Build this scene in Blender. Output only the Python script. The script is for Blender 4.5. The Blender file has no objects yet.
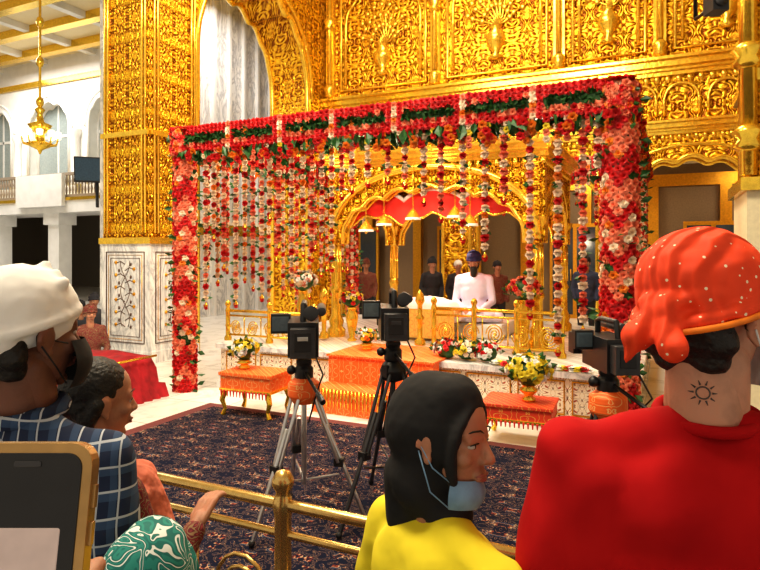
import bpy, math, random
from math import sin, cos, pi, radians, sqrt
from mathutils import Vector, Matrix, Euler
random.seed(7)
R=random.random
def U(a,b): return random.uniform(a,b)
A=radians(25.42); ca,sa=cos(A),sin(A); F=600.0; H0=1.75
def C(xc,yc,z=0): return Vector((xc*ca-yc*sa, xc*sa+yc*ca, z))
def P(px,py,d): return C((px-380)/F*d, d, H0-(py-252)/F*d)
def G(px,py,z=0):
    d=F*(H0-z)/(py-252); return P(px,py,d)
def onY(px,wy):
    r=(px-380)/F; wx=(r*ca*wy-sa*wy)/(ca+sa*r); return wx, -wx*sa+wy*ca
def zat(py,d): return H0-(py-252)/F*d
def yaw_of(xc,yc):
    d=C(xc,yc); return math.atan2(-d.x,d.y)

# ------------------------------------------------------------ mesh builder
def frame(d):
    d=Vector(d).normalized(); a=Vector((0,0,1)) if abs(d.z)<.9 else Vector((1,0,0))
    u=d.cross(a).normalized(); return u, d.cross(u).normalized()
class MB:
    def __init__(s): s.v=[];s.f=[];s.m=[];s.s=[]
    def add(s,vs,fs,mat=0,sm=False,M=None):
        o=len(s.v)
        if M is not None: vs=[M@Vector(v) for v in vs]
        s.v.extend([tuple(v) for v in vs])
        for f in fs:
            s.f.append([i+o for i in f]); s.m.append(mat); s.s.append(sm)
    def box(s,c,d,mat=0,rz=0,M=None):
        x,y,z=d[0]/2,d[1]/2,d[2]/2
        vs=[(i*x,j*y,k*z) for i in(-1,1) for j in(-1,1) for k in(-1,1)]
        T=Matrix.Translation(Vector(c))@Matrix.Rotation(rz,4,'Z')
        if M is not None: T=M@T
        s.add(vs,[(0,1,3,2),(4,6,7,5),(0,4,5,1),(2,3,7,6),(0,2,6,4),(1,5,7,3)],mat,False,T)
    def bb(s,a,b,mat=0):
        s.box([(a[i]+b[i])/2 for i in range(3)],[abs(b[i]-a[i]) for i in range(3)],mat)
    def tube(s,pts,r,n=6,mat=0,closed=False,M=None,flat=1.0):
        pts=[Vector(p) for p in pts]; k=len(pts)
        if not hasattr(r,'__len__'): r=[r]*k
        vs=[];u=None
        for i,p in enumerate(pts):
            if closed: d=pts[(i+1)%k]-pts[i-1]
            else: d=pts[min(i+1,k-1)]-pts[max(i-1,0)]
            if d.length<1e-9: d=Vector((0,0,1))
            d.normalize()
            if u is None: u=frame(d)[0]
            u=(u-d*u.dot(d))
            if u.length<1e-6: u=frame(d)[0]
            u.normalize(); w=d.cross(u)
            for j in range(n):
                a=2*pi*j/n; vs.append(p+(u*cos(a)+w*sin(a)*flat)*r[i])
        fs=[]
        for i in range(k if closed else k-1):
            i2=(i+1)%k
            for j in range(n):
                fs.append((i*n+j,i*n+(j+1)%n,i2*n+(j+1)%n,i2*n+j))
        if not closed:
            fs.append(tuple(range(n-1,-1,-1))); fs.append(tuple((k-1)*n+j for j in range(n)))
        s.add(vs,fs,mat,True,M)
    def cyl(s,p0,p1,r0,r1=None,n=12,mat=0,M=None):
        s.tube([p0,p1],[r0,r0 if r1 is None else r1],n,mat,False,M)
    def lathe(s,prof,o=(0,0,0),n=16,mat=0,sc=1,M=None,a0=0):
        vs=[];fs=[]
        for r,z in prof:
            for j in range(n):
                a=2*pi*j/n+a0; vs.append((o[0]+r*sc*cos(a),o[1]+r*sc*sin(a),o[2]+z*sc))
        for i in range(len(prof)-1):
            for j in range(n): fs.append((i*n+j,i*n+(j+1)%n,(i+1)*n+(j+1)%n,(i+1)*n+j))
        s.add(vs,fs,mat,n>6,M)
    def sph(s,c,r,mat=0,n=12,m=8,M=None):
        if not hasattr(r,'__len__'): r=(r,r,r)
        vs=[];fs=[]
        for i in range(m+1):
            t=pi*i/m
            for j in range(n):
                a=2*pi*j/n; vs.append((c[0]+r[0]*sin(t)*cos(a),c[1]+r[1]*sin(t)*sin(a),c[2]-r[2]*cos(t)))
        for i in range(m):
            for j in range(n): fs.append((i*n+j,i*n+(j+1)%n,(i+1)*n+(j+1)%n,(i+1)*n+j))
        s.add(vs,fs,mat,True,M)
    def build(s,name,mats,parent=None,bevel=0,M=None):
        me=bpy.data.meshes.new(name); me.from_pydata(s.v,[],s.f)
        for m in mats: me.materials.append(m)
        me.polygons.foreach_set('material_index',s.m); me.polygons.foreach_set('use_smooth',s.s)
        me.update()
        ob=bpy.data.objects.new(name,me); bpy.context.collection.objects.link(ob)
        if parent: ob.parent=parent
        if M is not None: ob.matrix_basis=M
        if bevel:
            b=ob.modifiers.new('bevel','BEVEL'); b.width=bevel; b.segments=2; b.limit_method='ANGLE'
        return ob
def empty(name,M=None):
    e=bpy.data.objects.new(name,None); bpy.context.collection.objects.link(e); e.empty_display_size=.2
    if M is not None: e.matrix_basis=M
    return e

# ------------------------------------------------------------ materials
class NT:
    def __init__(s,name):
        s.mat=bpy.data.materials.new(name); s.mat.use_nodes=True
        s.t=s.mat.node_tree; s.b=s.t.nodes['Principled BSDF']
    def n(s,typ,**kw):
        nd=s.t.nodes.new(typ)
        for k,v in kw.items():
            if k.startswith('_'): nd.inputs[k[1:].replace('_',' ')].default_value=v
            else: setattr(nd,k,v)
        return nd
    def l(s,a,b): s.t.links.new(a,b)
    def math(s,op,a,b=None,c=None):
        nd=s.n('ShaderNodeMath',operation=op)
        for i,v in enumerate((a,b,c)):
            if v is None: continue
            if isinstance(v,(int,float)): nd.inputs[i].default_value=v
            else: s.l(v,nd.inputs[i])
        return nd.outputs[0]
    def coord(s): 
        tc=s.n('ShaderNodeTexCoord'); sp=s.n('ShaderNodeSeparateXYZ'); s.l(tc.outputs['Object'],sp.inputs[0])
        return tc.outputs['Object'],sp.outputs
    def comb(s,x,y,z):
        c=s.n('ShaderNodeCombineXYZ')
        for i,v in enumerate((x,y,z)):
            if isinstance(v,(int,float)): c.inputs[i].default_value=v
            else: s.l(v,c.inputs[i])
        return c.outputs[0]
    def noise(s,vec,scale,detail=2,rough=.5,dist=0):
        nd=s.n('ShaderNodeTexNoise'); nd.inputs['Scale'].default_value=scale; nd.inputs['Detail'].default_value=detail
        nd.inputs['Roughness'].default_value=rough; nd.inputs['Distortion'].default_value=dist
        if vec is not None: s.l(vec,nd.inputs['Vector'])
        return nd.outputs[0]
    def vor(s,vec,scale,feature='F1',out='Distance'):
        nd=s.n('ShaderNodeTexVoronoi',feature=feature); nd.inputs['Scale'].default_value=scale
        if vec is not None: s.l(vec,nd.inputs['Vector'])
        return nd.outputs[out]
    def ramp(s,fac,stops,interp='LINEAR'):
        r=s.n('ShaderNodeValToRGB'); cr=r.color_ramp; cr.interpolation=interp
        while len(cr.elements)<len(stops): cr.elements.new(.5)
        for e,(p,c) in zip(cr.elements,stops): e.position=p; e.color=(c[0],c[1],c[2],1)
        s.l(fac,r.inputs[0]); return r.outputs[0]
    def mix(s,fac,a,b):
        m=s.n('ShaderNodeMix',data_type='RGBA')
        for i,v in ((0,fac),(6,a),(7,b)):
            if isinstance(v,(int,float)): m.inputs[i].default_value=v
            elif isinstance(v,tuple): m.inputs[i].default_value=(v[0],v[1],v[2],1)
            else: s.l(v,m.inputs[i])
        return m.outputs[2]
    def bump(s,h,strength=.4,dist=.02):
        b=s.n('ShaderNodeBump'); b.inputs['Strength'].default_value=strength; b.inputs['Distance'].default_value=dist
        s.l(h,b.inputs['Height']); s.l(b.outputs[0],s.b.inputs['Normal'])
    def set(s,col=None,rough=.5,metal=0,**kw):
        if col is not None:
            if isinstance(col,tuple): s.b.inputs['Base Color'].default_value=(col[0],col[1],col[2],1)
            else: s.l(col,s.b.inputs['Base Color'])
        s.b.inputs['Roughness'].default_value=rough; s.b.inputs['Metallic'].default_value=metal
        for k,v in kw.items(): s.b.inputs[k.replace('_',' ')].default_value=v
        return s.mat
def plain(name,c,rough=.5,metal=0,nscale=0,nstr=.3,var=.12,nd=.01,**kw):
    t=NT(name); co,_=t.coord()
    n=t.noise(co,nscale or 30,3)
    d=tuple(max(0,x*(1-var*2)) for x in c); col=t.ramp(n,[(.3,d),(.65,c)])
    if nscale: t.bump(n,nstr,nd)
    return t.set(col,rough,metal,**kw)

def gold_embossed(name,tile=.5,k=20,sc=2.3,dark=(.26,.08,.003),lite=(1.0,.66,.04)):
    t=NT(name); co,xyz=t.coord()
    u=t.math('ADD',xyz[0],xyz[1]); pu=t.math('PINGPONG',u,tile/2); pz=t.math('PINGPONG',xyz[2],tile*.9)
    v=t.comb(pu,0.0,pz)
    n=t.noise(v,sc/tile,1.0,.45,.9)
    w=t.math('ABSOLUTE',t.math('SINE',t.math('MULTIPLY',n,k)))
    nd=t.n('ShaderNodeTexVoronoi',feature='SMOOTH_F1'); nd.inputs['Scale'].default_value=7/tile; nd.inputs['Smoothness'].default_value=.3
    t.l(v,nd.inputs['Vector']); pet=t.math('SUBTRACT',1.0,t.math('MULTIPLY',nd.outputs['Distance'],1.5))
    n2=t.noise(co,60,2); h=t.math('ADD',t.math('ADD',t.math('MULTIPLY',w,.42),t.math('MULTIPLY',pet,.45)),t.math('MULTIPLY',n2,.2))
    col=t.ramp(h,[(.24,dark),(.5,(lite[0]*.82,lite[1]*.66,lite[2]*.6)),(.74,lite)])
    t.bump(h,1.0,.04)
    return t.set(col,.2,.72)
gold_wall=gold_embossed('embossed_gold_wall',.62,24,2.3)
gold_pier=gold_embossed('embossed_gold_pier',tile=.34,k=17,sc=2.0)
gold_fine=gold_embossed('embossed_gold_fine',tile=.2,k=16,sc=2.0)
gold=plain('polished_gold',(1.0,.66,.08),.18,.75,nscale=14,nstr=.25,var=.13)
gold_deep=plain('deep_gold',(.75,.36,.03),.3,.8,nscale=20,nstr=.3)
brass=plain('brass',(.72,.50,.18),.25,.85,var=.1)
def marble(name,base=(.86,.86,.84),vein=(.45,.46,.48)):
    t=NT(name); co,xyz=t.coord()
    v=t.comb(t.math('ADD',xyz[0],xyz[1]),0.0,t.math('MULTIPLY',xyz[2],.35))
    n=t.noise(v,2.4,6,.65,2.2); w=t.math('ABSOLUTE',t.math('SUBTRACT',n,.5))
    col=t.ramp(w,[(0,vein),(.035,tuple(.5*(a+b) for a,b in zip(base,vein))),(.12,base)])
    return t.set(col,.25)
marble_v=marble('veined_white_marble')
t=NT('polished_marble_floor'); co,xyz=t.coord()
jx=t.math('LESS_THAN',t.math('FRACT',t.math('DIVIDE',xyz[0],.9)),.012); jy=t.math('LESS_THAN',t.math('FRACT',t.math('DIVIDE',xyz[1],.9)),.012)
nn=t.ramp(t.noise(co,1.8,6,.6,1.5),[(.35,(.62,.59,.55)),(.5,(.80,.78,.74))])
marble_p=t.set(t.mix(t.math('MAXIMUM',jx,jy),nn,(.35,.33,.3)),.22)
white_st=plain('white_stone',(.80,.80,.78),.5,nscale=3,nstr=.05,var=.05)
cream=plain('cream_plaster',(.82,.72,.48),.6,var=.05)
inlay=plain('dark_inlay',(.10,.05,.03),.4)
def inlaid():
    t=NT('floral_inlaid_marble'); co,xyz=t.coord()
    u=t.math('PINGPONG',t.math('ADD',xyz[0],xyz[1]),.14); z=t.math('PINGPONG',xyz[2],.11); v=t.comb(u,0.0,z)
    n=t.noise(v,13,1,.5,1.0); w=t.math('ABSOLUTE',t.math('SINE',t.math('MULTIPLY',n,17)))
    m=t.math('LESS_THAN',w,.3); c2=t.ramp(t.noise(v,30,1),[(.4,(.45,.08,.03)),(.55,(.08,.10,.06)),(.6,(.6,.32,.08))])
    return t.set(t.mix(m,(.86,.78,.62),c2),.3)
inlaid_m=inlaid()
def carpet():
    t=NT('persian_carpet_pile'); co,xyz=t.coord()
    T=.62
    u=t.math('PINGPONG',xyz[0],T/2); v=t.math('PINGPONG',xyz[1],T/2); c=t.comb(u,v,0.0)
    n=t.noise(c,9,2,.5,1.4); w=t.math('SINE',t.math('MULTIPLY',n,34))
    n2=t.noise(c,24,2,.5,.6)
    a=t.ramp(w,[(.0,(.006,.009,.026)),(.55,(.008,.013,.035)),(.6,(.16,.04,.02)),(.74,(.42,.28,.15)),(.8,(.012,.016,.04))],'LINEAR')
    b=t.ramp(n2,[(.40,(.008,.011,.03)),(.46,(.24,.045,.02)),(.53,(.48,.36,.22)),(.58,(.03,.05,.10))],'CONSTANT')
    r=t.vor(c,11); m=t.math('LESS_THAN',r,.36)
    col=t.mix(t.math('MULTIPLY',m,.9),a,b)
    t.bump(t.noise(co,400,1),.3,.004)
    return t.set(col,.95,0,Specular_IOR_Level=.15)
carpet_m=carpet()
def brocade(name,c1,c2,sc=12,rough=.6):
    t=NT(name); co,xyz=t.coord()
    u=t.math('PINGPONG',t.math('ADD',xyz[0],xyz[1]),.12); z=t.math('PINGPONG',xyz[2],.1); v=t.comb(u,0.0,z)
    n=t.noise(v,sc,1,.5,.8); w=t.math('ABSOLUTE',t.math('SINE',t.math('MULTIPLY',n,20)))
    t.bump(w,.2,.005)
    return t.set(t.ramp(w,[(.2,c2),(.45,c1)]),rough)
orange_cloth=brocade('orange_brocade',(.92,.15,.02),(.95,.50,.18))
red_velvet=plain('red_velvet',(.42,.01,.02),.85,nscale=6,nstr=.3,var=.25,nd=.03)
red_cloth=plain('red_canopy_cloth',(.85,.03,.02),.7,nscale=5,nstr=.3)
white_cloth=plain('white_cloth',(.85,.85,.84),.8,nscale=7,nstr=.35,var=.04,nd=.02)
black_m=plain('black_plastic',(.015,.015,.017),.4)
dgrey=plain('dark_grey_metal',(.06,.06,.065),.4,.4)
silver=plain('silver_metal',(.62,.62,.62),.28,.9,var=.06)
glass_d=plain('lens_glass',(.02,.02,.04),.05)
screen=plain('lcd_screen',(.10,.14,.17),.2)
# flowers
fl=[plain('red_rose',(.78,.012,.015),.6,var=.25),plain('salmon_rose',(.97,.26,.14),.6,var=.15),
    plain('cream_rose',(.95,.74,.54),.6,var=.1),plain('orange_marigold',(.97,.26,.015),.6,var=.2),
    plain('green_leaf',(.03,.13,.025),.5,var=.3),plain('yellow_flower',(.95,.75,.05),.6,var=.15),
    plain('white_flower',(.92,.92,.88),.6,var=.05), gold]
RED,SAL,CRM,ORG,LEAF,YEL,WHT,GLD=range(8)
def mk_rose():
    vs=[];fs=[]
    for n,r,h,a0 in ((6,1.0,.25,0),(5,.75,.55,.4),(4,.45,.8,.9)):
        for i in range(n):
            a=a0+2*pi*i/n; w=pi/n*1.15; o=len(vs)
            vs+=[(0,0,0),(r*.8*cos(a-w),r*.8*sin(a-w),h*.8),(r*cos(a),r*sin(a),h*.75+.08),(r*.8*cos(a+w),r*.8*sin(a+w),h*.8),(r*.55*cos(a),r*.55*sin(a),h*.55+.12)]
            fs+=[(o,o+1,o+4),(o+1,o+2,o+4),(o+2,o+3,o+4),(o+3,o,o+4)]
    return vs,fs
RV,RF=mk_rose()
def rose(mb,p,nrm,r,mat):
    u,w=frame(nrm); n=Vector(nrm).normalized(); a=U(0,6.3); c,s_=cos(a)*r,sin(a)*r
    uu=u*c+w*s_; ww=w*c-u*s_; nn=n*r; p=Vector(p)
    mb.add([p+uu*x+ww*y+nn*z for x,y,z in RV],RF,mat)
def leaf(mb,p,d,L,w=.3,mat=LEAF):
    p=Vector(p); d=Vector(d).normalized(); u,n=frame(d); a=U(0,6.3); s_=u*cos(a)+n*sin(a); q=s_.cross(d)
    mb.add([p,p+d*L*.5+s_*L*w+q*L*.1,p+d*L,p+d*L*.5-s_*L*w+q*L*.1,p+d*L*.55-q*L*.05],[(0,1,4),(1,2,4),(2,3,4),(3,0,4)],mat)

# ------------------------------------------------------------ room shell
ZC=9.0
def arch_pts(ac,hw,spring,rise,n=48,k=0,d=0):
    out=[]
    for i in range(n+1):
        th=pi-pi*i/n; h=spring+rise*max(sin(th),0)**.85
        if k: h+=d*(abs(sin(k*th))-1)*sin(th)
        out.append((ac+hw*cos(th),h))
    return out
def arch_wall(mb,ax,c,a0,a1,z0,z1,opens,th,mat=0,frm=None,k=7,d=.12,fr=.05):
    def W(a,z,o): return (a,c+o,z) if ax=='x' else (c+o,a,z)
    def bx(p,q):
        if q-p>1e-3: mb.bb(W(p,z0,0),W(q,z1,th),mat)
    cur=a0
    for ac,hw,sp,ri in opens:
        bx(cur,ac-hw); cur=ac+hw
        pts=arch_pts(ac,hw,sp,ri,k=k,d=d)
        for (a,h),(b,g) in zip(pts,pts[1:]):
            vs=[W(a,h,0),W(b,g,0),W(b,z1,0),W(a,z1,0),W(a,h,th),W(b,g,th),W(b,z1,th),W(a,z1,th)]
            mb.add(vs,[(0,1,2,3),(5,4,7,6),(0,4,5,1)],mat)
        if frm is not None:
            for o in (-.01,th+.01):
                mb.tube([W(ac-hw,z0,o)]+[W(a,h,o) for a,h in pts]+[W(ac+hw,z0,o)],fr,6,frm)
                big=arch_pts(ac,hw+.17,sp,ri+.2,k=0)
                mb.tube([W(a,h,o) for a,h in big],fr*.7,6,frm)
    bx(cur,a1)
def cornice(mb,ax,c,a0,a1,z,out=-1,mat=0,s=1):
    def W(a,zz,o): return (a,c+o*out,zz) if ax=='x' else (c+o*out,a,zz)
    for dz,h,o in ((0,.06,.06),(.06,.05,.1),(.11,.09,.16),(.2,.04,.22)):
        mb.bb(W(a0,z+dz*s,0),W(a1,z+(dz+h)*s,o*s),mat)
    n=int((a1-a0)/(.14*s))
    for i in range(n):
        a=a0+(i+.5)*(a1-a0)/n
        mb.sph(W(a,z-.05*s,.03*s),(.045*s,.03*s,.06*s),mat,6,4)

f=MB(); f.bb((-30,-5,-.2),(8,22,0)); f.build('floor',[marble_p])
c=MB(); c.bb((-30,-5,ZC),(8,22,ZC+.2),0)
c.build('ceiling',[cream])
c=MB()
for i in range(9):
    y=8+i*1.5; c.bb((-29.8,y,ZC-.25),(-8.5,y+.3,ZC-.001),0)
for i in range(8):
    x=-29+i*2.6; c.bb((x,8,ZC-.2),(x+.25,20.8,ZC-.001),1)
c.build('trim_1',[gold,white_st])
c=MB(); c.bb((-4.6,-1,0.0),(3.6,5.3,.012),0); c.bb((-4.75,-1.1,0.0),(3.75,5.42,.008),1)
c.build('persian_carpet',[carpet_m,plain('carpet_border',(.16,.04,.04),.9)])

# back gold wall
BY=12.5
w=MB()
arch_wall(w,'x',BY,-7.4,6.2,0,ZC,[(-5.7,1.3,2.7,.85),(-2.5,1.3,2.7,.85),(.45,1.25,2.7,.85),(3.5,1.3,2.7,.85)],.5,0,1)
cornice(w,'x',BY,-7.4,6.2,3.95,-1,1)
cornice(w,'x',BY,-7.4,6.2,5.05,-1,1,1.3)
pils=[-7.2,-4.55,-1.92,-.09,2.1,4.4]
for x in pils:
    w.bb((x-.11,BY-.12,5.4),(x+.11,BY,ZC),1)
    w.cyl((x,BY-.14,5.5),(x,BY-.14,ZC),.06,n=10,mat=1)
    for z in (5.4,7.0): w.lathe([(.07,0),(.13,.05),(.1,.12),(.15,.2),(.08,.3)],(x,BY-.14,z),12,1)
for a,b in zip(pils,pils[1:]):
    z0,z1=5.55,8.7; m=.25
    w.tube([(a+m,BY-.03,z0),(b-m,BY-.03,z0),(b-m,BY-.03,z1),(a+m,BY-.03,z1)],.04,6,1,True)
    m=.38; pp=arch_pts((a+b)/2,(b-a)/2-m,7.0,.9,k=5,d=.1)
    w.tube([(a+m,BY-.03,z0+.15)]+[(x,BY-.03,z) for x,z in pp]+[(b-m,BY-.03,z0+.15)],.035,6,1)
    cx=(a+b)/2
    w.lathe([(.05,0),(.16,.05),(.06,.15),(.2,.35),(.22,.5),(.1,.65),(.16,.72)],(cx,BY,z0+.25),14,1)
    for k in range(9):
        an=radians(20+k*17.5); 
        pts=[(cx+cos(an)*.62*s_*(b-a)/2.6+.06*sin(s_*6),BY-.03,z0+.95+sin(an)*.95*s_) for s_ in (0,.25,.5,.75,1)]
        w.tube(pts,[.022,.02,.018,.016,.012],5,1)
        for s_ in (.5,.75,1): w.sph((cx+cos(an)*.62*s_*(b-a)/2.6+.06*sin(s_*6),BY-.03,z0+.95+sin(an)*.95*s_),(.065,.035,.065),1,8,5)
    n=3
    for i in range(n):
        cx=a+(b-a)*(i+.5)/n; hw=(b-a)/n*.4
        pp=arch_pts(cx,hw,4.55,.35,n=16)
        w.tube([(cx-hw,BY-.03,4.3)]+[(x,BY-.03,z) for x,z in pp]+[(cx+hw,BY-.03,4.3)],.03,6,1)
w.build('wall_back',[gold_wall,gold])
w=MB()
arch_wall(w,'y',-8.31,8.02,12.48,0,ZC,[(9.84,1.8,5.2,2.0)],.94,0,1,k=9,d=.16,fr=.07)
w.build('wall_left',[gold_wall,gold])
# gold pier with marble base
w=MB()
x0,x1,y0,y1=-8.36,-7.32,6.97,8.0
w.bb((x0,y0,1.95),(x1,y1,ZC-.001),0)
w.bb((x0-.02,y0-.02,0),(x1+.02,y1+.0,1.9),2)
w.bb((x0-.07,y0-.07,0),(x1+.07,y1+.0,.18),2)
w.bb((x0-.05,y0-.05,1.88),(x1+.05,y1+.0,1.98),1)
for (fx,ax) in ((y0-.02,'x'),(x1+.02,'y')):
    lo,hi=(x0,x1) if ax=='x' else (y0,y1)
    def W(a,z,o=0): return (a,fx-o,z) if ax=='x' else (fx+o,a,z)
    for m,r,mt in ((.1,.014,3),(.2,.009,3),(.15,.008,4)):
        w.tube([W(lo+m,.2+m),W(hi-m,.2+m),W(hi-m,1.8-m+.05),W(lo+m,1.8-m+.05)],r,4,mt,True)
    cx=(lo+hi)/2
    for sg in (-1,1):
        w.tube([W(cx+sg*.1*sin(z*7),z) for z in [.55+.05*i for i in range(22)]],.008,4,3)
    for i in range(11):
        z=.55+.1*i; sgn=1 if i%2 else -1
        w.tube([W(cx,z),W(cx+sgn*.1,z+.05),W(cx+sgn*.19,z+.02)],.008,4,3)
        w.sph(W(cx+sgn*.2,z+.03),(.03,.03,.03),4,6,4); w.sph(W(cx-sgn*.13,z),(.02,.02,.03),3,6,4)
    for m in (.07,.14):
        for k in (0,1):
            a=lo+m if k==0 else hi-m
            w.tube([W(a,2.05,.01),W(a,ZC-.01,.01)],.022,6,1)
    for z in (3.6,6.9): w.bb(W(lo,z,0),W(hi,z+.08,.04),1)
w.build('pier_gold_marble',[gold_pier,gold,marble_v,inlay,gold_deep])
w=MB(); w.bb((-11.5,9.5,0),(-11.22,16.75,ZC),0)
for i in range(11):
    y=9.6+i*.65; w.bb((-11.22,y,0),(-11.12,y+.1,ZC),1)
w.bb((-11.22,9.5,2.2),(-11.05,16.7,2.5),2)
w.build('wall_aisle_marble',[marble_v,white_st,gold])
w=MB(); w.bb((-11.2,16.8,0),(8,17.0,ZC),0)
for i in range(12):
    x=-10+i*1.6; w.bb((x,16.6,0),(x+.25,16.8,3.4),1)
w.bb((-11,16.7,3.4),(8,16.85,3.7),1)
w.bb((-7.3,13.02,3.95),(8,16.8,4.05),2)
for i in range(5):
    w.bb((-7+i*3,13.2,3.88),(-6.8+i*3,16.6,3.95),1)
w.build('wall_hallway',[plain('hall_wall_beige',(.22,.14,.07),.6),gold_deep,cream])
for i in range(6):
    dd=MB(); x=-9.2+i*3.2; dd.bb((x,16.5,0),(x+1.3,16.58,2.5),0); dd.bb((x+.08,16.48,.1),(x+.6,16.5,2.4),1); dd.bb((x+.7,16.48,.1),(x+1.22,16.5,2.4),1)
    for k in (.55,.75): dd.cyl((x+k,16.45,1.0),(x+k,16.45,1.3),.015,n=8,mat=0)
    dd.build('door_%d'%(i+1),[gold_deep,plain('dark_glass',(.04,.05,.06),.1)])
# right pier
w=MB(); q=C(3.15,5.1)
rx,ry=q.x,q.y
w.bb((rx,ry,2.35),(rx+1.1,ry+1.0,ZC-.001),0); w.bb((rx-.03,ry-.03,0),(rx+1.13,ry+1.03,2.3),2); w.bb((rx-.08,ry-.08,2.27),(rx+1.18,ry+1.08,2.38),1)
w.cyl((rx-.02,ry-.02,2.4),(rx-.02,ry-.02,ZC-.01),.07,n=12,mat=1)
for z in (2.6,3.3,4.2): w.lathe([(.07,0),(.13,.04),(.09,.1),(.14,.16),(.07,.22)],(rx-.02,ry-.02,z),12,1)
for z in (3.2,4.6,6): w.bb((rx-.04,ry-.04,z),(rx+1.14,ry+1.04,z+.1),1)
w.build('pier_right_gold',[gold_pier,gold,cream])
w=MB(); w.bb((6.2,4,0),(6.5,13,ZC),0); w.build('wall_right',[gold_wall])

# ------------------------------------------------------------ upper gallery at left
gy=15.0
g=MB()
opens=[(-27.5,1.15,6.3,1.1),(-24.2,1.15,6.3,1.1),(-20.9,1.15,6.3,1.1),(-17.6,1.15,6.3,1.1),(-14.3,1.15,6.3,1.1)]
arch_wall(g,'x',gy,-29.9,-11.6,4.2,ZC,opens,.4,0,0,k=5,d=.12,fr=.06)
g.bb((-29.9,gy-1.2,3.1),(-11.6,gy+.5,3.5),0); g.bb((-29.9,gy-1.25,3.5),(-11.6,gy+.5,3.6),1)
g.bb((-29.9,gy,3.6),(-11.6,gy+.4,4.2),0)
g.bb((-29.9,gy-.1,8.0),(-11.6,gy+.02,8.2),1); 
for x in (-29.1,-25.85,-22.55,-19.25,-15.95,-12.6):
    g.lathe([(.22,0),(.22,.15),(.14,.25),(.12,1.7),(.2,1.85),(.2,2.0)],(x,gy-.1,4.2),12,0)
    g.bb((x-.28,gy-1.0,0),(x+.28,gy-.5,3.1),0); g.bb((x-.4,gy-1.1,2.7),(x+.4,gy-.4,3.1),0)
g.build('wall_gallery',[white_st,gold])
b=MB()
b.bb((-29.8,gy-1.2,4.35),(-11.6,gy-1.1,4.45),0); b.bb((-29.8,gy-1.2,3.61),(-11.6,gy-1.1,3.7),0)
for i in range(118):
    b.lathe([(.02,0),(.04,.15),(.02,.3),(.045,.45),(.02,.66)],(-29.7+i*.153,gy-1.15,3.7),6,0)
b.bb((-20.7,gy-1.4,3.3),(-18.3,gy-1.26,4.4),1)
b.build('gallery_balustrade',[plain('brown_grey_rail',(.32,.26,.20),.5),white_st])
for i,(ac,hw,sp,ri) in enumerate(opens):
    b=MB(); b.bb((ac-hw,gy+.42,4.2),(ac+hw,gy+.46,7.5),0)
    b.bb((ac-.04,gy+.4,4.2),(ac+.04,gy+.42,7.4),1); b.bb((ac-hw,gy+.4,6.1),(ac+hw,gy+.42,6.2),1)
    b.build('window_%d'%(i+1),[plain('window_grey_glass',(.36,.42,.42),.15),white_st])
# wall television near the balcony
q=P(96,170,19.0); m=MB(); TM=Matrix.Translation(q)@Matrix.Rotation(A+.35,4,'Z')@Matrix.Rotation(radians(8),4,'X')
m.box((0,0,0),(1.25,.09,.8),0); m.box((0,-.05,.01),(1.17,.01,.7),1); m.box((0,.12,0),(.3,.16,.3),0); m.cyl((0,.15,-.1),(0,.3,-1.2),.05,n=8,mat=0)
m.build('wall_television',[black_m,plain('tv_screen_dim',(.05,.10,.16),.12)],M=TM)
b=MB(); b.bb((-30,21,0),(-11.5,21.3,ZC),0); b.bb((-30.2,-5,0),(-30,22,ZC),0); b.build('wall_far',[plain('far_wall',(.20,.17,.13),.7)])
# chandelier
ch=MB(); q=P(40,150,15.0); cx,cy,cz=q
ch.cyl((cx,cy,cz+.5),(cx,cy,ZC),.03,n=8,mat=0)
for z in (cz+1.2,cz+2.2,cz+3.2): ch.sph((cx,cy,z),(.09,.09,.14),0)
ch.lathe([(.02,-.1),(.06,0),(.22,.08),(.3,.16),(.12,.22),(.1,.4),(.2,.5),(.28,.62),(.1,.7),(.06,.9),(.12,1.0),(.03,1.1)],(cx,cy,cz),16,0)
for i in range(10):
    a=2*pi*i/10; d=Vector((cos(a),sin(a),0)); o=Vector((cx,cy,cz+.2))
    ch.tube([o,o+d*.2-Vector((0,0,.1)),o+d*.38-Vector((0,0,.05)),o+d*.42+Vector((0,0,.1))],.018,6,0)
    ch.lathe([(.02,0),(.07,.02),(.08,.14),(.05,.16)],o+d*.42+Vector((0,0,.1)),8,1)
ch.build('gold_chandelier',[gold,plain('lamp_glass',(1,.9,.7),.2,Emission_Strength=2.0,Emission_Color=(1,.8,.5,1))])

# ------------------------------------------------------------ marble platform
pl=MB(); X0,X1,Y0,Y1=-5.25,-.25,6.2,10.15
pl.bb((X0,Y0,0),(X1,Y1,.5),0); pl.bb((X0-.05,Y0-.05,.5),(X1+.05,Y1+.02,.56),1); pl.bb((X0-.04,Y0-.04,0),(X1+.04,Y1,.08),1)
for i in range(9):
    a=X0+.1+i*.54
    pl.tube([(a,Y0-.01,.13),(a+.46,Y0-.01,.13),(a+.46,Y0-.01,.46),(a,Y0-.01,.46)],.012,4,2,True)
pl.build('marble_platform',[inlaid_m,marble_v,gold_deep])
xa,_=onY(318,5.75); xb,_=onY(428,5.75)
st=MB(); st.bb((xa,5.62,0),(xb,6.15,.27),0); st.bb((xa+.02,5.95,.27),(xb-.02,6.14,.56),0)
st.bb((xa,5.93,.562),(xb,6.9,.585),0)
for i in range(30):
    x=xa+(i+.5)*(xb-xa)/30; st.cyl((x,5.61,.27),(x,5.605,.06),.012,.004,6,1)
st.build('orange_covered_steps',[orange_cloth,gold])

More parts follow.
